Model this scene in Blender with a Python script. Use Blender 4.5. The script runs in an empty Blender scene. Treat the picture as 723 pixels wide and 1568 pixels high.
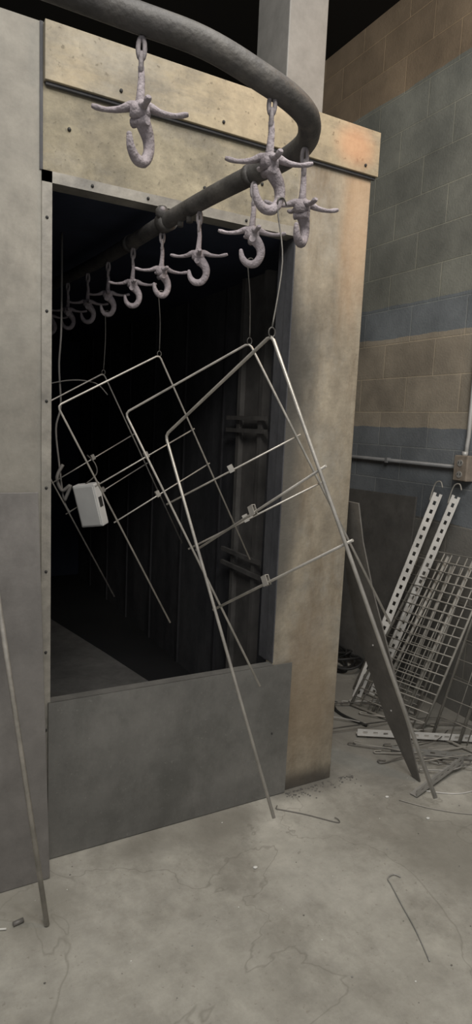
import bpy, math, random
from math import *
from mathutils import Vector, Matrix
random.seed(7)
sc=bpy.context.scene
try: sc.view_settings.view_transform='Standard'
except: pass

# ------------------------------------------------------------ materials
def mat(name,cols,scale=3.0,detail=6,rough=.6,metal=0.,bump=.1,bscale=40,stretch=(1,1,1),speck=None,rvar=.15,patch=None,streak=None,grime=0,crack=0):
    """cols: list of (pos,(r,g,b)); patch: list of (center,radius_xyz,colour,strength) tinted areas in world space: stains, painted shade, painted glow"""
    m=bpy.data.materials.new(name);m.use_nodes=True
    nt=m.node_tree;N=nt.nodes;K=nt.links
    b=N["Principled BSDF"]
    geo=N.new("ShaderNodeNewGeometry")
    mp=N.new("ShaderNodeMapping");mp.inputs["Scale"].default_value=stretch
    K.new(geo.outputs["Position"],mp.inputs["Vector"])
    n=N.new("ShaderNodeTexNoise");n.inputs["Scale"].default_value=scale;n.inputs["Detail"].default_value=detail;n.inputs["Roughness"].default_value=.62
    K.new(mp.outputs[0],n.inputs["Vector"])
    cr=N.new("ShaderNodeValToRGB");e=cr.color_ramp.elements
    while len(e)<len(cols): e.new(.5)
    for i,(p,c) in enumerate(cols):
        e[i].position=p;e[i].color=(*c,1)
    K.new(n.outputs["Fac"],cr.inputs[0])
    col=cr.outputs[0]
    n2=N.new("ShaderNodeTexNoise");n2.inputs["Scale"].default_value=bscale;n2.inputs["Detail"].default_value=4
    K.new(geo.outputs["Position"],n2.inputs["Vector"])
    def mixc(col,fac,c):
        mx=N.new("ShaderNodeMix");mx.data_type='RGBA';K.new(fac,mx.inputs["Factor"]);K.new(col,mx.inputs["A"]);mx.inputs["B"].default_value=(*c,1)
        return mx.outputs["Result"]
    if streak:
        for si,(ssc,sco,sst) in enumerate(streak if isinstance(streak,list) else [streak]):
            ms=N.new("ShaderNodeMapping");ms.inputs["Scale"].default_value=ssc;ms.inputs["Location"].default_value=(3.1*si,1.7*si,5.3*si);K.new(geo.outputs["Position"],ms.inputs["Vector"])
            ns=N.new("ShaderNodeTexNoise");ns.inputs["Scale"].default_value=1;ns.inputs["Detail"].default_value=10;ns.inputs["Roughness"].default_value=.72;K.new(ms.outputs[0],ns.inputs["Vector"])
            mr=N.new("ShaderNodeMapRange");mr.inputs["From Min"].default_value=.49;mr.inputs["From Max"].default_value=.62;mr.inputs["To Min"].default_value=0;mr.inputs["To Max"].default_value=sst;K.new(ns.outputs["Fac"],mr.inputs["Value"])
            col=mixc(col,mr.outputs[0],sco)
    if crack:
        # thin wandering hairline stains: narrow band of a distorted noise around its mid value
        nc=N.new("ShaderNodeTexNoise");nc.inputs["Scale"].default_value=1.3;nc.inputs["Detail"].default_value=5;nc.inputs["Distortion"].default_value=.6;K.new(geo.outputs["Position"],nc.inputs["Vector"])
        sb=N.new("ShaderNodeMath");sb.operation='SUBTRACT';sb.inputs[1].default_value=.52;K.new(nc.outputs["Fac"],sb.inputs[0])
        ab=N.new("ShaderNodeMath");ab.operation='ABSOLUTE';K.new(sb.outputs[0],ab.inputs[0])
        mr=N.new("ShaderNodeMapRange");mr.inputs["From Min"].default_value=0;mr.inputs["From Max"].default_value=.004;mr.inputs["To Min"].default_value=crack;mr.inputs["To Max"].default_value=0;K.new(ab.outputs[0],mr.inputs["Value"])
        col=mixc(col,mr.outputs[0],(.16,.15,.125))
    if speck:
        r2=N.new("ShaderNodeValToRGB");r2.color_ramp.elements[0].position=speck[0];r2.color_ramp.elements[1].position=speck[0]+.08
        K.new(n2.outputs["Fac"],r2.inputs[0])
        mm=N.new("ShaderNodeMath");mm.operation='MULTIPLY';mm.inputs[1].default_value=speck[2];K.new(r2.outputs[0],mm.inputs[0])
        col=mixc(col,mm.outputs[0],speck[1])
    if grime:
        ng=N.new("ShaderNodeTexNoise");ng.inputs["Scale"].default_value=13;ng.inputs["Detail"].default_value=10;ng.inputs["Roughness"].default_value=.75;K.new(geo.outputs["Position"],ng.inputs["Vector"])
        mr=N.new("ShaderNodeMapRange");mr.inputs["From Min"].default_value=.35;mr.inputs["From Max"].default_value=.65;mr.inputs["To Min"].default_value=1-grime;mr.inputs["To Max"].default_value=1+grime*.6;K.new(ng.outputs["Fac"],mr.inputs["Value"])
        mx=N.new("ShaderNodeVectorMath");mx.operation='SCALE';K.new(col,mx.inputs[0]);K.new(mr.outputs[0],mx.inputs["Scale"]);col=mx.outputs[0]
    for (c,r,pc,st) in (patch or []):
        m2=N.new("ShaderNodeVectorMath");m2.operation='SUBTRACT';m2.inputs[1].default_value=c;K.new(geo.outputs["Position"],m2.inputs[0])
        m3=N.new("ShaderNodeVectorMath");m3.operation='DIVIDE';m3.inputs[1].default_value=r;K.new(m2.outputs[0],m3.inputs[0])
        ln=N.new("ShaderNodeVectorMath");ln.operation='LENGTH';K.new(m3.outputs[0],ln.inputs[0])
        ad=N.new("ShaderNodeMath");ad.operation='MULTIPLY_ADD';ad.inputs[1].default_value=1.1;ad.inputs[2].default_value=-.55;K.new(n.outputs["Fac"],ad.inputs[0])
        a2=N.new("ShaderNodeMath");a2.operation='ADD';K.new(ln.outputs["Value"],a2.inputs[0]);K.new(ad.outputs[0],a2.inputs[1])
        mr=N.new("ShaderNodeMapRange");mr.interpolation_type='SMOOTHSTEP';mr.inputs["From Min"].default_value=.3;mr.inputs["From Max"].default_value=1.;mr.inputs["To Min"].default_value=st;mr.inputs["To Max"].default_value=0
        K.new(a2.outputs[0],mr.inputs["Value"])
        col=mixc(col,mr.outputs[0],pc)
    K.new(col,b.inputs["Base Color"])
    mr=N.new("ShaderNodeMapRange");mr.inputs["To Min"].default_value=max(0,rough-rvar);mr.inputs["To Max"].default_value=min(1,rough+rvar)
    K.new(n.outputs["Fac"],mr.inputs["Value"]);K.new(mr.outputs[0],b.inputs["Roughness"])
    b.inputs["Metallic"].default_value=metal
    if bump:
        bp=N.new("ShaderNodeBump");bp.inputs["Strength"].default_value=bump;bp.inputs["Distance"].default_value=.01
        K.new(n2.outputs["Fac"],bp.inputs["Height"]);K.new(bp.outputs[0],b.inputs["Normal"])
    return m

def block_wall():
    m=bpy.data.materials.new("painted_block");m.use_nodes=True
    nt=m.node_tree;N=nt.nodes;K=nt.links;b=N["Principled BSDF"]
    geo=N.new("ShaderNodeNewGeometry");sp=N.new("ShaderNodeSeparateXYZ");K.new(geo.outputs["Position"],sp.inputs[0])
    ad=N.new("ShaderNodeMath");ad.operation='ADD';K.new(sp.outputs[0],ad.inputs[0]);K.new(sp.outputs[1],ad.inputs[1])
    cb=N.new("ShaderNodeCombineXYZ");K.new(ad.outputs[0],cb.inputs[0]);K.new(sp.outputs[2],cb.inputs[1])
    br=N.new("ShaderNodeTexBrick");K.new(cb.outputs[0],br.inputs["Vector"])
    br.inputs["Scale"].default_value=1;br.inputs["Brick Width"].default_value=.4064;br.inputs["Row Height"].default_value=.2032
    br.inputs["Mortar Size"].default_value=.0042;br.inputs["Mortar Smooth"].default_value=.3;br.offset=.5
    br.inputs["Color1"].default_value=(.88,.88,.88,1);br.inputs["Color2"].default_value=(1.08,1.08,1.08,1);br.inputs["Mortar"].default_value=(1.4,1.37,1.3,1)
    no=N.new("ShaderNodeTexNoise");no.inputs["Scale"].default_value=2.2;no.inputs["Detail"].default_value=9;no.inputs["Roughness"].default_value=.65;K.new(geo.outputs["Position"],no.inputs["Vector"])
    w=N.new("ShaderNodeMath");w.operation='MULTIPLY_ADD';w.inputs[1].default_value=.05;K.new(no.outputs["Fac"],w.inputs[0]);K.new(sp.outputs[2],w.inputs[2])
    dv=N.new("ShaderNodeMath");dv.operation='DIVIDE';dv.inputs[1].default_value=4.;K.new(w.outputs[0],dv.inputs[0])
    cr=N.new("ShaderNodeValToRGB");cr.color_ramp.interpolation='CONSTANT';e=cr.color_ramp.elements
    bands=[(0,(.155,.152,.143)),(1.04,(.165,.182,.200)),(1.555,(.325,.288,.235)),(2.085,(.175,.196,.215)),(2.28,(.225,.232,.208)),(3.49,(.26,.20,.14))]
    while len(e)<len(bands): e.new(.5)
    for i,(z,c) in enumerate(bands): e[i].position=z/4.;e[i].color=(*c,1)
    K.new(dv.outputs[0],cr.inputs[0])
    mu=N.new("ShaderNodeMix");mu.data_type='RGBA';mu.blend_type='MULTIPLY';mu.inputs["Factor"].default_value=1;K.new(cr.outputs[0],mu.inputs["A"]);K.new(br.outputs["Color"],mu.inputs["B"])
    r2=N.new("ShaderNodeValToRGB");r2.color_ramp.elements[0].color=(.64,.64,.64,1);r2.color_ramp.elements[1].color=(1.22,1.20,1.17,1);r2.color_ramp.elements[0].position=.33;r2.color_ramp.elements[1].position=.67
    K.new(no.outputs["Fac"],r2.inputs[0])
    m2=N.new("ShaderNodeMix");m2.data_type='RGBA';m2.blend_type='MULTIPLY';m2.inputs["Factor"].default_value=1;K.new(mu.outputs["Result"],m2.inputs["A"]);K.new(r2.outputs[0],m2.inputs["B"])
    K.new(m2.outputs["Result"],b.inputs["Base Color"]);b.inputs["Roughness"].default_value=.55
    n3=N.new("ShaderNodeTexNoise");n3.inputs["Scale"].default_value=90;K.new(geo.outputs["Position"],n3.inputs["Vector"])
    h=N.new("ShaderNodeMath");h.operation='MULTIPLY_ADD';h.inputs[1].default_value=.35;K.new(n3.outputs["Fac"],h.inputs[0])
    inv=N.new("ShaderNodeMath");inv.operation='SUBTRACT';inv.inputs[0].default_value=1;K.new(br.outputs["Fac"],inv.inputs[1]);K.new(inv.outputs[0],h.inputs[2])
    bp=N.new("ShaderNodeBump");bp.inputs["Strength"].default_value=.8;bp.inputs["Distance"].default_value=.006;K.new(h.outputs[0],bp.inputs["Height"]);K.new(bp.outputs[0],b.inputs["Normal"])
    return m

M={}
M['lintel']=mat("dusty_booth_paint",[(.3,(.14,.12,.088)),(.5,(.25,.22,.155)),(.7,(.36,.315,.225))],2.5,9,.75,0,.2,60,speck=(.62,(.10,.085,.06),.6),streak=[((3,3,5),(.12,.11,.09),.6),((1.2,1.2,2.5),(.32,.30,.26),.5)],grime=.28)
M['trim']=mat("tan_trim_paint",[(.3,(.21,.18,.125)),(.5,(.32,.27,.185)),(.7,(.42,.34,.23))],2.,9,.7,0,.15,60,speck=(.64,(.1,.08,.05),.6),patch=[((1.10,0,2.55),(.13,.5,.11),(.56,.27,.14),.5)],streak=[((2,2,8),(.14,.125,.10),.6),((1,1,3),(.29,.27,.23),.5)],grime=.25)  # patch paints the warm light's glow onto the right end
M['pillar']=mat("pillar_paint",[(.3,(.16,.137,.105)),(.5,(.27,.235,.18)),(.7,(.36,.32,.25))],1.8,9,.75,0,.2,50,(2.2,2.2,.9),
   patch=[((.87,0,1.4),(.085,.5,1.1),(.06,.057,.052),.8),((.89,0,1.72),(.18,.5,.42),(.04,.038,.034),.85),((.89,0,1.2),(.10,.5,.6),(.10,.095,.085),.6),((1.05,0,.0),(.35,.5,.10),(.05,.045,.04),.85),((1.05,0,.45),(.2,.5,.5),(.22,.16,.10),.5),((1.15,0,2.3),(.12,.6,.5),(.52,.34,.20),.45)],streak=[((6,6,1.4),(.18,.14,.095),.65),((4,4,2.2),(.30,.29,.26),.5)],grime=.24)  # first patch paints jamb shade, last the warm glow; others are soot, dirt, brown tone
M['leftwall']=mat("left_panel_paint",[(.3,(.165,.152,.13)),(.5,(.245,.23,.20)),(.7,(.33,.31,.27))],1.8,9,.7,0,.12,60,streak=[((2.5,2.5,1.2),(.15,.138,.12),.5)],grime=.15)
M['flange']=mat("flange_steel",[(.3,(.17,.16,.145)),(.7,(.33,.31,.27))],6,6,.55,.1,.1,70,grime=.25)
M['steel']=mat("dusty_sheet_steel",[(.3,(.105,.105,.10)),(.5,(.155,.153,.145)),(.7,(.215,.21,.198))],1.5,10,.5,.2,.08,90,speck=(.66,(.27,.27,.25),.4),streak=[((3.5,3.5,2),(.10,.10,.093),.55),((2,2,1),(.225,.22,.207),.45)],grime=.12)
M['doorsteel']=mat("door_sheet",[(.3,(.135,.128,.122)),(.5,(.185,.175,.166)),(.7,(.235,.222,.21))],1.7,9,.5,.15,.08,90,streak=[((3,3,1.8),(.12,.112,.106),.5)],grime=.12)
M['inwall']=mat("booth_dark_wall",[(.3,(.010,.014,.030)),(.7,(.030,.037,.066))],2.,6,.8,0,.1,40,(2,2,.5))  # near-black blue tone for booth ceiling, back and left walls
M['inwallr']=mat("booth_dark_wall_right",[(.3,(.030,.031,.038)),(.7,(.090,.090,.096))],2.5,6,.8,0,.1,40,(2,2,.6),grime=.2)  # greyer, paler tone for the right wall and the dark strips
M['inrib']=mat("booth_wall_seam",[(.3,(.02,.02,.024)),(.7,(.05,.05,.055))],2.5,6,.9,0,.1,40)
M['inchan']=mat("booth_channel",[(.3,(.08,.077,.074)),(.7,(.20,.19,.182))],5,6,.7,.1,.1,60)
M['infloor']=mat("lit_powder_floor",[(.3,(.08,.077,.073)),(.7,(.18,.172,.163))],2,8,.85,0,.1,50,grime=.2)  # paler tone stands for the lit part of the booth floor
M['inblack']=mat("shaded_floor",[(.3,(.006,.006,.007)),(.7,(.012,.012,.013))],2,6,.9,0,.1,50)  # near-black tone stands for the floor in shade; there is no pit
M['rail']=mat("rail_steel",[(.3,(.045,.042,.041)),(.6,(.085,.08,.077)),(.8,(.14,.125,.11))],9,8,.6,.1,.25,80,streak=((8,8,8),(.13,.12,.108),.6),grime=.25)
M['hook']=mat("powder_coated_cast",[(.3,(.23,.20,.215)),(.6,(.38,.335,.357)),(.8,(.48,.435,.455))],14,7,.8,0,.55,120,grime=.28)
M['link']=mat("coated_chain",[(.3,(.18,.16,.168)),(.7,(.31,.28,.29))],14,6,.7,0,.3,120)
M['rod']=mat("steel_rod",[(.3,(.31,.295,.27)),(.7,(.52,.49,.445))],20,5,.42,.5,.05,120)
M['roddark']=mat("steel_rod_dim",[(.3,(.22,.21,.20)),(.7,(.38,.36,.33))],20,5,.4,.5,.05,120)
M['darkwire']=mat("blackened_wire",[(.3,(.05,.047,.044)),(.7,(.12,.112,.10))],20,5,.5,.3,.05,120)
M['box']=mat("white_box_paint",[(.3,(.50,.50,.50)),(.7,(.62,.62,.61))],8,5,.5,0,.03,90)
M['black']=mat("black_rubber",[(.3,(.012,.012,.012)),(.7,(.03,.03,.03))],8,5,.6,0,.05,90)
M['floor']=mat("concrete_floor",[(.25,(.205,.195,.168)),(.42,(.32,.308,.272)),(.56,(.38,.367,.325)),(.75,(.51,.492,.44))],1.7,12,.7,0,.12,60,speck=(.64,(.22,.20,.17),.6),crack=.45,
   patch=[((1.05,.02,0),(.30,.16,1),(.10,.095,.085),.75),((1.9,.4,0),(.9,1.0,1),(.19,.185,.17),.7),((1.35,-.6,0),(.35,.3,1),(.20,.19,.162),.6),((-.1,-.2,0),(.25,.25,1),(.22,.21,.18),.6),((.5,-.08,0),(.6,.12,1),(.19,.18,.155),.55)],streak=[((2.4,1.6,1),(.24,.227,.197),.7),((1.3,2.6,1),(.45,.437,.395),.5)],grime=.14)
M['ceil']=mat("dark_ceiling",[(.3,(.006,.006,.006)),(.7,(.010,.010,.010))],2,4,.9,0,0)
M['plate']=mat("dark_steel_plate",[(.25,(.10,.095,.087)),(.5,(.17,.16,.148)),(.8,(.24,.23,.21))],3,8,.5,.2,.08,70,grime=.2)
M['slab']=mat("dark_board",[(.3,(.085,.082,.078)),(.7,(.14,.135,.127))],3,8,.6,.1,.08,70,grime=.2)
M['slot']=mat("galvanised_angle",[(.3,(.55,.54,.52)),(.7,(.74,.73,.70))],8,6,.5,.1,.1,90)
M['slotd']=mat("galvanised_angle_dull",[(.3,(.27,.265,.25)),(.7,(.42,.41,.39))],8,6,.5,.3,.1,90)
M['grid']=mat("grid_wire_coating",[(.3,(.25,.24,.215)),(.7,(.40,.38,.345))],10,6,.6,.1,.1,90)
M['conduit']=mat("painted_conduit",[(.3,(.17,.175,.18)),(.7,(.25,.255,.26))],8,6,.5,.1,.05,90)
M['conduitw']=mat("light_conduit",[(.3,(.38,.38,.37)),(.7,(.5,.5,.49))],8,6,.45,.2,.05,90)
M['outlet']=mat("outlet_box_metal",[(.3,(.20,.17,.14)),(.7,(.32,.27,.22))],20,5,.5,.2,.05,90)
M['duct']=mat("grey_duct_paint",[(.3,(.18,.175,.165)),(.7,(.25,.24,.225))],3,6,.6,0,.05,60,grime=.15)
M['paper']=mat("white_scrap",[(.3,(.6,.6,.57)),(.7,(.75,.75,.72))],8,5,.8,0,0)
M['block']=block_wall()

# ------------------------------------------------------------ mesh builder
class B:
    def __init__(s): s.v=[];s.f=[];s.m=[];s.sm=[];s.mats=[]
    def mi(s,k):
        if k not in s.mats: s.mats.append(k)
        return s.mats.index(k)
    def face(s,idx,k,sm=False): s.f.append(idx);s.m.append(s.mi(k));s.sm.append(sm)
    def box(s,lo,hi,k,mt=None):
        x0,y0,z0=lo;x1,y1,z1=hi
        P=[(x0,y0,z0),(x1,y0,z0),(x1,y1,z0),(x0,y1,z0),(x0,y0,z1),(x1,y0,z1),(x1,y1,z1),(x0,y1,z1)]
        if mt is not None: P=[tuple(mt@Vector(p)) for p in P]
        b=len(s.v);s.v+=P
        for f in [(0,3,2,1),(4,5,6,7),(0,1,5,4),(1,2,6,5),(2,3,7,6),(3,0,4,7)]: s.face([b+i for i in f],k)
    def prism(s,pts,off,k):
        n=len(pts);b=len(s.v);o=Vector(off)
        s.v+=[tuple(Vector(p)) for p in pts]+[tuple(Vector(p)+o) for p in pts]
        s.face(list(range(b,b+n)),k);s.face([b+n+i for i in reversed(range(n))],k)
        for i in range(n):
            j=(i+1)%n;s.face([b+i,b+n+i,b+n+j,b+j],k)
    def tube(s,pts,r,k,seg=8,closed=False,flat=1.0):
        P=[Vector(p) for p in pts];n=len(P)
        R=[r]*n if not hasattr(r,'__len__') else list(r)
        up=None;b=len(s.v)
        for i in range(n):
            if closed: t=(P[(i+1)%n]-P[i-1])
            else: t=(P[min(i+1,n-1)]-P[max(i-1,0)])
            t.normalize()
            if up is None:
                a=Vector((0,0,1)) if abs(t.z)<.9 else Vector((1,0,0)); up=(a-t*a.dot(t)).normalized()
            else:
                up=(up-t*up.dot(t))
                up=up.normalized() if up.length>1e-6 else t.orthogonal().normalized()
            bi=t.cross(up)
            for j in range(seg):
                a=2*pi*j/seg; s.v.append(tuple(P[i]+(up*cos(a)*flat+bi*sin(a))*R[i]))
        for i in range(n if closed else n-1):
            i2=(i+1)%n
            for j in range(seg):
                j2=(j+1)%seg;s.face([b+i*seg+j,b+i*seg+j2,b+i2*seg+j2,b+i2*seg+j],k,True)
        if not closed:
            s.face([b+j for j in reversed(range(seg))],k);s.face([b+(n-1)*seg+j for j in range(seg)],k)
    def ball(s,c,r,k,seg=8,sz=(1,1,1)):
        b=len(s.v);c=Vector(c);rings=5
        for i in range(1,rings):
            th=pi*i/rings
            for j in range(seg):
                a=2*pi*j/seg;s.v.append((c.x+r*sz[0]*sin(th)*cos(a),c.y+r*sz[1]*sin(th)*sin(a),c.z+r*sz[2]*cos(th)))
        s.v.append((c.x,c.y,c.z+r*sz[2]));s.v.append((c.x,c.y,c.z-r*sz[2]));T=len(s.v)-2
        for i in range(rings-2):
            for j in range(seg):
                j2=(j+1)%seg;s.face([b+i*seg+j,b+(i+1)*seg+j,b+(i+1)*seg+j2,b+i*seg+j2],k,True)
        for j in range(seg):
            j2=(j+1)%seg;s.face([T,b+j,b+j2],k,True);s.face([T+1,b+(rings-2)*seg+j2,b+(rings-2)*seg+j],k,True)
    def done(s,name,parent=None,bevel=0):
        c=Vector((sum(p[i] for p in s.v)/len(s.v) for i in range(3)))
        if parent: c=Vector((0,0,0))
        me=bpy.data.meshes.new(name);me.from_pydata([tuple(Vector(p)-c) for p in s.v],[],s.f)
        for k in s.mats: me.materials.append(M[k])
        for p,mi,sm in zip(me.polygons,s.m,s.sm): p.material_index=mi;p.use_smooth=sm
        me.update()
        o=bpy.data.objects.new(name,me);o.location=c;bpy.context.collection.objects.link(o)
        if parent: o.parent=parent
        if bevel:
            md=o.modifiers.new("bevel",'BEVEL');md.width=bevel;md.segments=2;md.limit_method='ANGLE'
        return o

def smooth(pts,n=6,closed=False):
    P=[Vector(p) for p in pts];out=[];m=len(P)
    rng=range(m) if closed else range(m-1)
    for i in rng:
        if closed: a,b,c,d=P[(i-1)%m],P[i],P[(i+1)%m],P[(i+2)%m]
        else: a,b,c,d=P[max(i-1,0)],P[i],P[i+1],P[min(i+2,m-1)]
        for j in range(n):
            t=j/n
            out.append(.5*((2*b)+(c-a)*t+(2*a-5*b+4*c-d)*t*t+(3*b-a-3*c+d)*t*t*t))
    if not closed: out.append(P[-1])
    return out
def smoothr(rs,n=6):
    o=[]
    for i in range(len(rs)-1):
        for j in range(n): o.append(rs[i]+(rs[i+1]-rs[i])*j/n)
    return o+[rs[-1]]
def empty(name):
    e=bpy.data.objects.new(name,None);bpy.context.collection.objects.link(e);return e

# ------------------------------------------------------------ room shell
b=B();b.box((-3.5,-3.5,-.1),(2.35,4.6,0),'floor');b.done("floor")
b=B();b.box((2.23,-3.5,0),(2.4,4.6,4.0),'block');b.done("wall_right")
b=B();b.box((-3.5,4.45,0),(2.23,4.6,4.0),'block');b.done("wall_back")
b=B();b.box((-3.5,-3.5,4.0),(2.4,4.6,4.1),'ceil');b.done("ceiling")

# ------------------------------------------------------------ booth
booth=empty("powder_coating_booth")
b=B();b.box((-2.2,0,0),(-.03,.05,2.62),'leftwall');b.done("front_panel",booth)
b=B();b.box((-.03,-.006,0),(0,.06,2.222),'flange')
b.box((-.03,-.006,2.19),(.87,.06,2.222),'flange')
for z in [i*.27+.2 for i in range(8)]: b.ball((-.015,-.006,z),.005,'black',6)
for x in [.12+i*.18 for i in range(4)]: b.ball((x,-.008,2.206),.005,'black',6)
b.done("door_frame_flange",booth)
b=B();b.box((-.03,.001,2.222),(.87,.05,2.62),'lintel')
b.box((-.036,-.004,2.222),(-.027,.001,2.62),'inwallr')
for x in (.05,.3,.5,.72): b.ball((x,-.001,2.33+.05*sin(x*9)),.006,'black',6)
b.done("lintel",booth)
b=B();b.box((-.025,-.022,2.462),(1.215,.0,2.62),'trim');b.box((1.2,0,2.462),(1.215,.5,2.62),'trim')
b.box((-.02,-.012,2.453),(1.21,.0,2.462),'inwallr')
for x in (.2,.55,.9,1.15): b.ball((x,-.024,2.49),.006,'black',6)
b.done("top_trim_board",booth,.003)
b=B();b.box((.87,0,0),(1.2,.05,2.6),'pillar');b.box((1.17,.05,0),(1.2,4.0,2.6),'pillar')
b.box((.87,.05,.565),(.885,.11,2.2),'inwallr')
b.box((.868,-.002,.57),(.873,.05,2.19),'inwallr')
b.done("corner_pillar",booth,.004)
b=B();b.box((0,.02,0),(.87,.05,.55),'steel');b.box((-.008,-.016,.004),(.955,-.010,.566),'steel')
b.box((-.008,-.012,.55),(.87,.03,.566),'steel');b.ball((.875,-.018,.28),.004,'black',6);b.done("lower_access_panel",booth)
b=B();b.box((-2.2,.05,2.6),(1.2,4.0,2.62),'lintel')
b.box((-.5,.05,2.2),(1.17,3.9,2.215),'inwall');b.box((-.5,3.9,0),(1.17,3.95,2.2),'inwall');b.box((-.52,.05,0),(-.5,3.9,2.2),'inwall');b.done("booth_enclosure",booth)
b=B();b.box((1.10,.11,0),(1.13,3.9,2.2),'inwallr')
y=.95
while y<3.8:
    b.box((1.090,y,0),(1.10,y+.02,2.2),'inrib');y+=.5
b.box((1.06,.50,0),(1.10,.53,2.2),'inchan');b.box((1.06,.71,0),(1.10,.74,2.2),'inchan');b.box((1.085,.53,0),(1.10,.71,2.2),'inchan')
for z in (1.53,1.47,.86,.79): b.box((1.045,.44,z),(1.06,.82,z+.02),'inchan')
b.box((1.07,.2,0),(1.10,.24,2.2),'inwallr')
b.done("interior_side_wall",booth)
b=B();b.box((-.5,.05,0.001),(1.10,3.9,.012),'inblack');b.prism([(-.48,.06,.012),(.93,.06,.012),(.86,1.0,.012),(.72,1.75,.012),(.56,2.53,.012),(.4,3.3,.012),(-.48,3.3,.012)],(0,0,.012),'infloor');b.done("interior_floor",booth)  # pale sheet outlines the lit floor, black base paints the shade beside it
b=B();b.box((.95,.25,2.62),(1.13,.5,3.99),'duct');b.box((.94,.24,2.62),(1.14,.51,2.65),'duct');b.done("exhaust_duct",None,.004)

b=B();b.prism([(-1.0,-.106,0.002),(-.02,-.106,0.002),(-.045,-.038,1.27),(-1.0,-.038,1.27)],(0,.008,0),'doorsteel');b.done("sheet_metal_panel",None,.0015)

# ------------------------------------------------------------ conveyor rail
rail=empty("overhead_conveyor_rail")
rp=[(.03,3.85,2.13),(.12,2.7,2.13),(.21,1.6,2.13),(.31,.57,2.13),(.340,-.05,2.13),(.358,-.33,2.13),(.38,-.54,2.13),(.398,-.66,2.13),(.388,-.765,2.13),(.345,-.84,2.135),(.285,-.88,2.14),(.20,-.90,2.15),(.08,-.89,2.18),(-.05,-.86,2.20),(-.35,-.79,2.24),(-.9,-.68,2.28),(-1.8,-.55,2.3)]
b=B();b.tube(smooth(rp,8),.0245,'rail',16);b.done("rail_tube",rail)
b=B()
def collar(b,p,d,r,l,k='rail'):
    p=Vector(p);d=Vector(d).normalized();b.tube([p-d*l/2,p+d*l/2],r,k,16)
collar(b,(.342,-.06,2.13),(-.07,1,0),.031,.045)
collar(b,(.329,.25,2.13),(-.07,1,0),.029,.03)
b.ball((.322,-.075,2.150),.022,'rail',10);b.ball((.318,-.09,2.155),.009,'link',8)
collar(b,(.353,-.22,2.105),(0,0,1),.010,.03);collar(b,(.349,-.16,2.105),(0,0,1),.009,.026)
collar(b,(.38,-.54,2.13),(.1,-1,0),.028,.02)
b.tube([(-.9,-.68,2.3),(-.9,-.68,4.0)],.012,'rail',8);b.tube([(.21,1.6,2.15),(.21,1.6,2.2)],.012,'rail',8)
b.done("rail_brackets",rail)

# ------------------------------------------------------------ hangers
def hanger(x,y,yaw,rz=2.13,flip=1,hy=0,sc_=1.0):
    b=B();z0=rz-.142;T=Matrix.Translation((x,y,0))@Matrix.Rotation(yaw,4,'Z')
    H=T@Matrix.Rotation(hy,4,'Z')
    W=lambda p:tuple(T@Vector(p))
    WH=lambda p:tuple(H@Vector(p))
    def link(cz,h,w,ax,r):
        pts=[]
        for i in range(14):
            a=2*pi*i/14;u=w*cos(a);v=h*sin(a)
            pts.append(W((u,0,cz+v) if ax==0 else (0,u,cz+v)))
        b.tube(pts,r,'link',7,True)
    link(rz-.042,.018,.006,0,.0045);link(rz-.066,.016,.006,1,.0045)
    b.tube([WH((0,0,rz-.072)),WH((.002,0,rz-.09)),WH((0,0,z0+.02)),WH((0,0,z0))],[.006,.0065,.008,.012],'hook',8)
    for a,l in ((.06,.086),(pi-.06,.086),(pi/2+.35,.05),(-pi/2+.35,.05)):
        c,s_=cos(a),sin(a)
        pp=[(0,0,.002),(l*.2,0,.004),(l*.42,0,-.002),(l*.7,0,-.004),(l*.9,0,-.001),(l,0,.001)]
        pp=[W((q[0]*c,q[0]*s_,z0+q[2])) for q in pp]
        b.tube(smooth(pp,3),smoothr([.014,.0115,.0075,.0055,.0068,.0048],3),'hook',8,False,.75)
    b.tube([W((0,0,z0+.010)),W((0,0,z0+.006)),W((0,0,z0-.012)),W((0,0,z0-.018))],[.012,.019,.019,.012],'hook',14)
    b.tube([WH((0,-.017,z0-.020)),WH((0,.017,z0-.020))],.0085,'hook',10)
    hk=[(.0,-.010),(.012,-.022),(.023,-.038),(.024,-.058),(.012,-.076),(-.007,-.078),(-.021,-.066),(-.026,-.048)]
    hk=[WH((p[0]*flip*sc_,0,z0+p[1]*sc_)) for p in hk]
    b.tube(smooth(hk,4),smoothr([.015,.014,.0115,.010,.010,.0095,.008,.005],4),'hook',10)
    b.ball(hk[-1],.0055,'hook',8)
    return b.done("conveyor_hook")
cr_=-.5
for (x,y,yw,rz,fl,hy,s_) in [(.377,-.56,cr_,2.13,1,.1,1),(.358,-.28,cr_-.2,2.13,1,.1,1),(.341,-.035,cr_+.15,2.13,1,.5,1),(.328,.21,cr_,2.13,1,0,1),(.314,.46,cr_-.1,2.13,1,0,1),(.30,.70,cr_+.1,2.13,1,0,1),(.277,.95,cr_,2.13,1,.2,1),(.25,1.2,cr_,2.13,1,0,1),
                        (.372,-.79,cr_+.2,2.13,1,.9,1),(.222,-.895,cr_+.05,2.155,1,.5,1.15),(-.03,-.86,cr_+.1,2.195,1,.95,1.1)]:
    hanger(x,y,yw,rz,fl,hy,s_)

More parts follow.
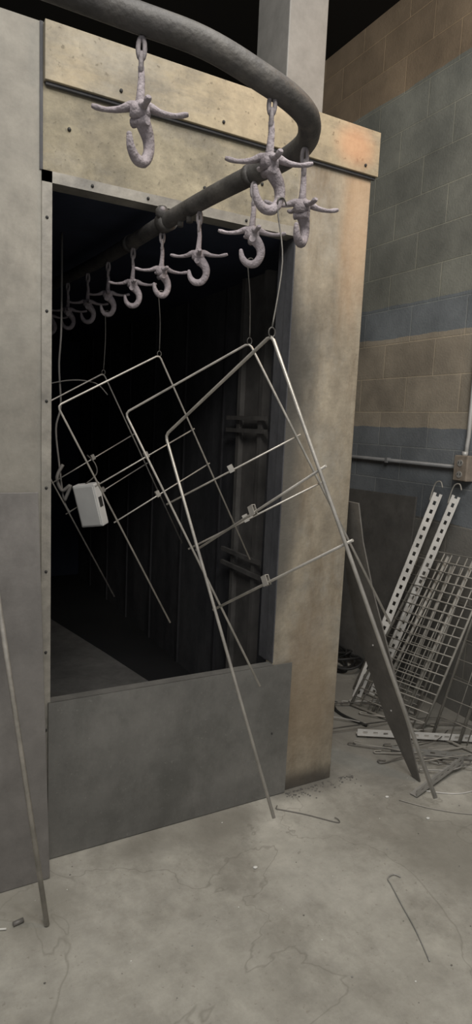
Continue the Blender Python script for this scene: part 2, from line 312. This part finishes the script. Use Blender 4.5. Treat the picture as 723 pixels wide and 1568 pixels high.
# ------------------------------------------------------------ wire rack frames
def frame(TL,TR,BL,BR,L2,R2,L3,R3,hook,rl,k,kw,bow=(0,0,0)):
    b=B();TL,TR,BL,BR=map(Vector,(TL,TR,BL,BR))
    ac=(TR-TL).normalized();dn=(BL-TL).normalized();c=.012
    path=[BL,TL+dn*.03,TL+dn*c,TL+(ac+dn)*c*.3,TL+ac*c,TL+ac*.03,TR-ac*.03,TR-ac*c,TR+(dn-ac)*c*.3,TR+(BR-TR).normalized()*c,TR+(BR-TR).normalized()*.03,BR]
    b.tube(path,rl,k,8)
    nrm=ac.cross(dn).normalized()
    for (a,e,ts) in ((L2,R2,.50),(L3,R3,.44)):
        a=Vector(a);e=Vector(e);d=(e-a).normalized()
        off=nrm*rl*1.4
        b.tube([a-d*.012+off,e+d*.012+off],rl*.8,k,8)
        q=a.lerp(e,ts)+off;mt=Matrix((( d.x,dn.x,nrm.x,q.x),(d.y,dn.y,nrm.y,q.y),(d.z,dn.z,nrm.z,q.z),(0,0,0,1)))
        b.box((-.007,-.014,-.0045),(.007,.005,-.0030),k,mt);b.box((-.007,-.014,.0030),(.007,.005,.0045),k,mt)
        b.box((-.007,-.0155,-.0045),(.007,-.014,.0045),k,mt)
        b.ball(tuple(q-dn*.006+nrm*.0045),.0022,'black',6)
    h=Vector(hook);tp=TR
    loop=[tp+Vector((.007*cos(t),.0,.004+.009*sin(t))) for t in [i*2*pi/10 for i in range(10)]]
    b.tube(loop,rl*.45,kw,6,True)
    mid=h.lerp(tp,.45)+Vector(bow)
    b.tube(smooth([h+Vector((.012,0,.0)),h+Vector((.004,0,.012)),h+Vector((-.008,0,.006)),h+Vector((-.006,0,-.02)),mid,tp+Vector((0,0,.012))],5),rl*.5,kw,6)
    return b.done("wire_rack_frame")
frame((.114,-.669,1.472),(.186,-.996,1.670),(.192,-1.085,.755),(.263,-1.406,.964),(.140,-.807,1.234),(.212,-1.134,1.433),(.153,-.875,1.117),(.225,-1.203,1.315),(.248,-.905,1.935),.0034,'rod','darkwire',(.012,0,0))
frame((.129,-.334,1.522),(.395,-.541,1.718),(.423,-.637,.804),(.684,-.839,1.011),(.227,-.435,1.284),(.492,-.642,1.480),(.275,-.484,1.166),(.540,-.691,1.362),(.377,-.56,1.912),.0033,'rod','darkwire')
frame((.008,-.054,1.537),(.349,-.015,1.722),(.405,-.045,.805),(.740,-.007,1.002),(.140,-.051,1.294),(.480,-.013,1.479),(.205,-.049,1.174),(.545,-.011,1.359),(.341,-.035,1.912),.0032,'rod','darkwire')
frame((-.034,.402,1.493),(.302,.461,1.683),(.366,.470,.766),(.695,.527,.966),(.099,.425,1.252),(.434,.483,1.442),(.164,.436,1.133),(.500,.494,1.322),(.312,.46,1.912),.0033,'roddark','darkwire')

jb=empty("electrical_junction_box")
mt=Matrix.Translation((.240,.400,1.168))@Matrix.Rotation(radians(-14),4,'Y')@Matrix.Rotation(radians(-48),4,'Z')
b=B();b.box((-.05,-.022,-.085),(.05,.022,.085),'box',mt);o=b.done("box_body",jb,.004)
b=B();b.box((-.043,-.025,-.078),(.043,-.0215,.078),'box',mt);b.box((.0495,-.012,-.01),(.052,.010,.03),'black',mt);b.done("box_cover",jb,.001)
b=B();b.tube(smooth([tuple(mt@Vector((.0,.0,.085))),(.262,.40,1.29),(.258,.41,1.33),(.235,.44,1.36)],5),.003,'darkwire',6);b.done("hanging_wire",jb)
hs=empty("spray_gun_hose")
b=B()
b.tube(smooth([(.15,.52,2.2),(.145,.50,1.85),(.135,.49,1.70),(.14,.48,1.55),(.12,.47,1.46),(.13,.46,1.33),(.15,.46,1.18),(.175,.46,1.13)],6),.004,'inchan',8)
b.tube(smooth([(.10,.48,1.63),(.16,.47,1.645),(.22,.47,1.65),(.28,.47,1.64),(.32,.46,1.60)],6),.0025,'inchan',6)
b.tube(smooth([(.145,.46,1.32),(.12,.45,1.27),(.14,.45,1.22),(.17,.44,1.24),(.15,.45,1.18)],6),.007,'inchan',8)
b.done("hose_loops",hs)

b=B();b.tube([(-.07,-.30,.004),(-.172,-.125,.93),(-.219,-.046,1.36)],.0078,'rod',14);b.done("metal_pipe")

# ------------------------------------------------------------ right side stuff
pl=[(1.208,.03,1.212),(1.208,-.05,1.212),(1.25,-.045,1.05),(1.31,-.06,.84),(1.38,-.11,.58),(1.47,-.165,.25),(1.538,-.195,0.002),(1.538,-.15,0.002),(1.477,-.02,.23),(1.384,.09,.57),(1.302,.11,.87),(1.252,.085,1.05)]
b=B();b.prism(pl,(.006,0,.0015),'plate')
for q in ((1.30,.02,.87),(1.38,-.01,.58),(1.46,-.07,.29)): b.ball((q[0]-.001,q[1],q[2]),.005,'slotd',8)
b.done("steel_plate")
b=B();b.prism([(2.14,.62,0.002),(2.14,1.5,0.002),(2.205,1.5,1.12),(2.205,.64,1.14)],(.012,0,0),'slab');b.done("leaning_board")

def slotted(b,P,Q,w,k,side,t=.0025,pitch=.05):
    P=Vector(P);Q=Vector(Q);L=(Q-P).length;z=(Q-P).normalized();s=Vector(side);x=(s-z*s.dot(z)).normalized();y=z.cross(x)
    mt=Matrix(((x.x,y.x,z.x,P.x),(x.y,y.y,z.y,P.y),(x.z,y.z,z.z,P.z),(0,0,0,1)))
    for fl in (0,1):
        def bx(lo,hi):
            if fl: lo=(lo[1],lo[0],lo[2]);hi=(hi[1],hi[0],hi[2])
            b.box(lo,hi,k,mt)
        bx((0,0,0),(w*.36,t,L));bx((w*.68,0,0),(w,t,L))
        n=int(L/pitch)
        for i in range(n+1):
            z0=i*pitch;bx((w*.36,0,z0),(w*.68,t,min(L,z0+pitch*.55)))
def postobj(P,Q,w,k,side,hook=None):
    b=B();slotted(b,P,Q,w,k,side)
    if hook:
        h=Vector(hook);b.tube(smooth([h+Vector((-.01,.01,-.05)),h+Vector((0,0,.02)),h+Vector((0,-.02,.055)),h+Vector((0,-.05,.06)),h+Vector((0,-.065,.03))],5),.0035,'grid',6)
    b.done("slotted_angle_bar")
postobj((1.83,.63,0.002),(2.165,.47,1.19),.050,'slot',(.6,-1,0),(2.16,.47,1.19))
postobj((1.92,.60,0.002),(2.165,.34,1.19),.046,'slot',(.6,-1,0),(2.16,.34,1.19))
postobj((1.54,.23,.012),(2.06,-.07,.012),.036,'slot',(.5,.85,0))
postobj((1.44,-.28,.005),(1.80,-.20,.035),.036,'slotd',(-.2,1,0))
postobj((1.60,.05,.004),(2.10,-.30,.004),.030,'slotd',(.5,.85,0))

def deck(TL,TR,BL,BR,nu,nv,rb=.007,rw=.0028,rt=None):
    TL,TR,BL,BR=map(Vector,(TL,TR,BL,BR));b=B()
    pt=lambda u,v:(BL.lerp(BR,u)).lerp(TL.lerp(TR,u),v)
    b.tube([BL,TL,TR,BR],rb,'grid',8);b.tube([BR,BL],rb,'grid',8)
    n=(BR-BL).cross(TL-BL).normalized()*rw
    for i in range(1,nu): b.tube([pt(i/nu,0),pt(i/nu,1)],rw,'grid',6)
    for j in range(1,nv): b.tube([pt(0,j/nv)+n*1.6,pt(1,j/nv)+n*1.6],rw,'grid',6)
    for u in (.3,.7):
        a=pt(u,.01)-n*5;e=pt(u,.99)-n*5;b.tube([a,e],.010,'grid',4)
    b.done("wire_mesh_deck")
deck((2.15,.44,.87),(2.15,.03,.89),(1.74,.53,.01),(1.87,.13,.01),8,18,.007,.0034)
deck((2.11,.00,.90),(2.13,-.42,.90),(1.91,.09,.01),(2.01,-.34,.01),5,9)
deck((2.19,.62,.80),(2.19,.20,.82),(1.90,.70,.01),(1.99,.30,.01),8,16)

b=B()
for i in range(22):
    x=random.uniform(1.55,2.1);y=random.uniform(-.3,.55);a=random.uniform(-.9,.3);l=random.uniform(.25,.5)
    z=.006+random.random()*.03
    p0=Vector((x-cos(a)*l/2,y-sin(a)*l/2,z));p1=Vector((min(2.2,x+cos(a)*l/2),y+sin(a)*l/2,z*.6+.004))
    md=p0.lerp(p1,.5)+Vector((random.uniform(-.05,.05),random.uniform(-.05,.05),.01))
    e=(p1-p0).normalized();s=Vector((-e.y,e.x,0))
    pp=[p0+e*.03+s*.02,p0+s*.022,p0-e*.008+s*.008,p0+e*.02,md,p1]
    b.tube(smooth(pp,5),random.choice((.0022,.003,.0035)),random.choice(('grid','slotd','darkwire','plate')),6)
b.done("scrap_wire_pile")
b=B()
for i in range(7):
    cx,cy=2.02+random.uniform(-.06,.05),1.12+random.uniform(-.1,.1);r=.11+random.uniform(-.02,.04)
    b.tube([(min(2.12,cx+r*cos(t)),cy+r*1.4*sin(t),.015+.016*i+.02*sin(t*2+i)) for t in [k*2*pi/28 for k in range(28)]],.008,'black',8,True)
b.tube(smooth([(1.95,1.0,.012),(1.85,.85,.01),(1.75,.70,.01),(1.62,.5,.01),(1.66,.3,.01)],6),.007,'black',8)
b.done("cable_coil")
def jwire(pts,r,k,name): b=B();b.tube(smooth(pts,6),r,k,8);b.done(name)
jwire([(.875,-.085,.006),(.862,-.10,.006),(.88,-.115,.004),(.95,-.18,.004),(1.03,-.27,.004),(1.045,-.262,.006),(1.04,-.245,.006)],.0018,'plate',"wire_hook")
jwire([(1.045,-.605,.005),(1.03,-.585,.006),(1.0,-.592,.006),(.99,-.62,.004),(.96,-.70,.004),(.925,-.80,.004),(.88,-.9,.004)],.0019,'slotd',"wire_hook")
jwire([(1.36,-.26,.004),(1.44,-.36,.004),(1.55,-.45,.004),(1.7,-.52,.004),(1.9,-.55,.004)],.0022,'grid',"wire_hook")
jwire([(1.5,-.25,.004),(1.62,-.33,.004),(1.75,-.34,.004),(1.9,-.3,.004)],.0022,'slot',"wire_hook")
b=B()
for i in range(90):
    x=random.uniform(-.3,2.1);y=random.uniform(-1.0,.0)
    if x<1.3 and y>-.06: continue
    if x<.0 and y>-.14: continue
    s=random.uniform(.001,.0028);b.ball((x,y,s*.6),s,random.choice(('paper','plate','plate','slotd')),5,(1.3,1,.5))
for i in range(90):
    x=random.uniform(.95,1.3);y=-.02-abs(random.gauss(0,.03));s=random.uniform(.0015,.0045);b.ball((x,y,s*.5),s,random.choice(('plate','slab')),5,(1.3,1,.5))
for x,y in ((1.33,-.22),(1.38,-.40),(.62,-.35)): b.ball((x,y,.003),.007,'paper',7,(1.3,1,.35))
b.tube([(-.16,-.26,.008),(-.13,-.255,.008)],.007,'plate',8);b.tube([(-.22,-.25,.005),(-.18,-.265,.005)],.003,'paper',6)
b.done("floor_debris")

ob=empty("electrical_outlet")
b=B();b.box((2.175,.265,1.265),(2.23,.355,1.40),'outlet');b.done("outlet_box",ob,.005)
b=B();b.box((2.171,.27,1.27),(2.176,.35,1.395),'outlet')
for z in (1.30,1.36):
    b.tube([(2.172,.31,z),(2.168,.31,z)],.018,'slotd',14)
    b.box((2.166,.300,z-.003),(2.169,.303,z+.008),'black');b.box((2.166,.317,z-.003),(2.169,.320,z+.008),'black')
b.done("outlet_face",ob)
b=B();b.tube([(2.21,.31,1.395),(2.21,.31,1.45),(2.21,.305,1.5),(2.21,.305,3.99)],.011,'conduitw',10);b.tube([(2.20,.31,1.395),(2.20,.31,1.42)],.016,'conduitw',10);b.done("conduit_riser",ob)
b=B();b.tube([(2.212,.355,1.335),(2.212,3.0,1.335)],.011,'conduit',10)
for y in (.9,1.6): b.box((2.20,y,1.32),(2.23,y+.02,1.35),'conduit')
b.done("conduit_run",ob)

# ------------------------------------------------------------ lights
def area(name,loc,target,size,energy,col,sy=None):
    l=bpy.data.lights.new(name,'AREA');l.energy=energy;l.color=col;l.size=size
    if sy: l.shape='RECTANGLE';l.size_y=sy
    o=bpy.data.objects.new(name,l);o.location=loc;bpy.context.collection.objects.link(o)
    o.rotation_euler=(Vector(target)-Vector(loc)).to_track_quat('-Z','Y').to_euler();return o
area("overhead_light",(-.2,-2.6,3.8),(.5,-.2,.6),1.6,80,(1,.96,.885),.8)
area("overhead_light",(-1.6,-1.2,3.9),(-.2,-.3,0),1.4,18,(1,.97,.92),.5)
area("overhead_light",(.6,-1.4,3.9),(2.2,.6,1.0),1.2,42,(.99,.985,.96),.5)  # added fill to brighten the right wall; no known fixture there
area("warm_work_light",(1.7,-.9,3.3),(1.1,.0,2.2),.3,6.5,(1,.62,.32))
w=bpy.data.worlds.new("world");w.use_nodes=True;w.node_tree.nodes["Background"].inputs[0].default_value=(.97,.98,1,1);w.node_tree.nodes["Background"].inputs[1].default_value=.33
sc.world=w

# ------------------------------------------------------------ camera
yaw,pitch,roll=.5022,.1363,.0446
f=Vector((sin(yaw)*cos(pitch),cos(yaw)*cos(pitch),-sin(pitch)))
r=Vector((cos(yaw),-sin(yaw),0));u=r.cross(f)
r2=r*cos(roll)+u*sin(roll);u2=-r*sin(roll)+u*cos(roll)
cam=bpy.data.cameras.new("camera");co=bpy.data.objects.new("camera",cam);bpy.context.collection.objects.link(co)
mt=Matrix.Identity(4)
for i in range(3): mt[i][0]=r2[i];mt[i][1]=u2[i];mt[i][2]=-f[i]
mt[0][3],mt[1][3],mt[2][3]=-.4325,-2.0155,1.5
co.matrix_world=mt
cam.sensor_fit='HORIZONTAL';cam.sensor_width=36;cam.lens=36*958.57/723;cam.clip_start=.02
sc.camera=co
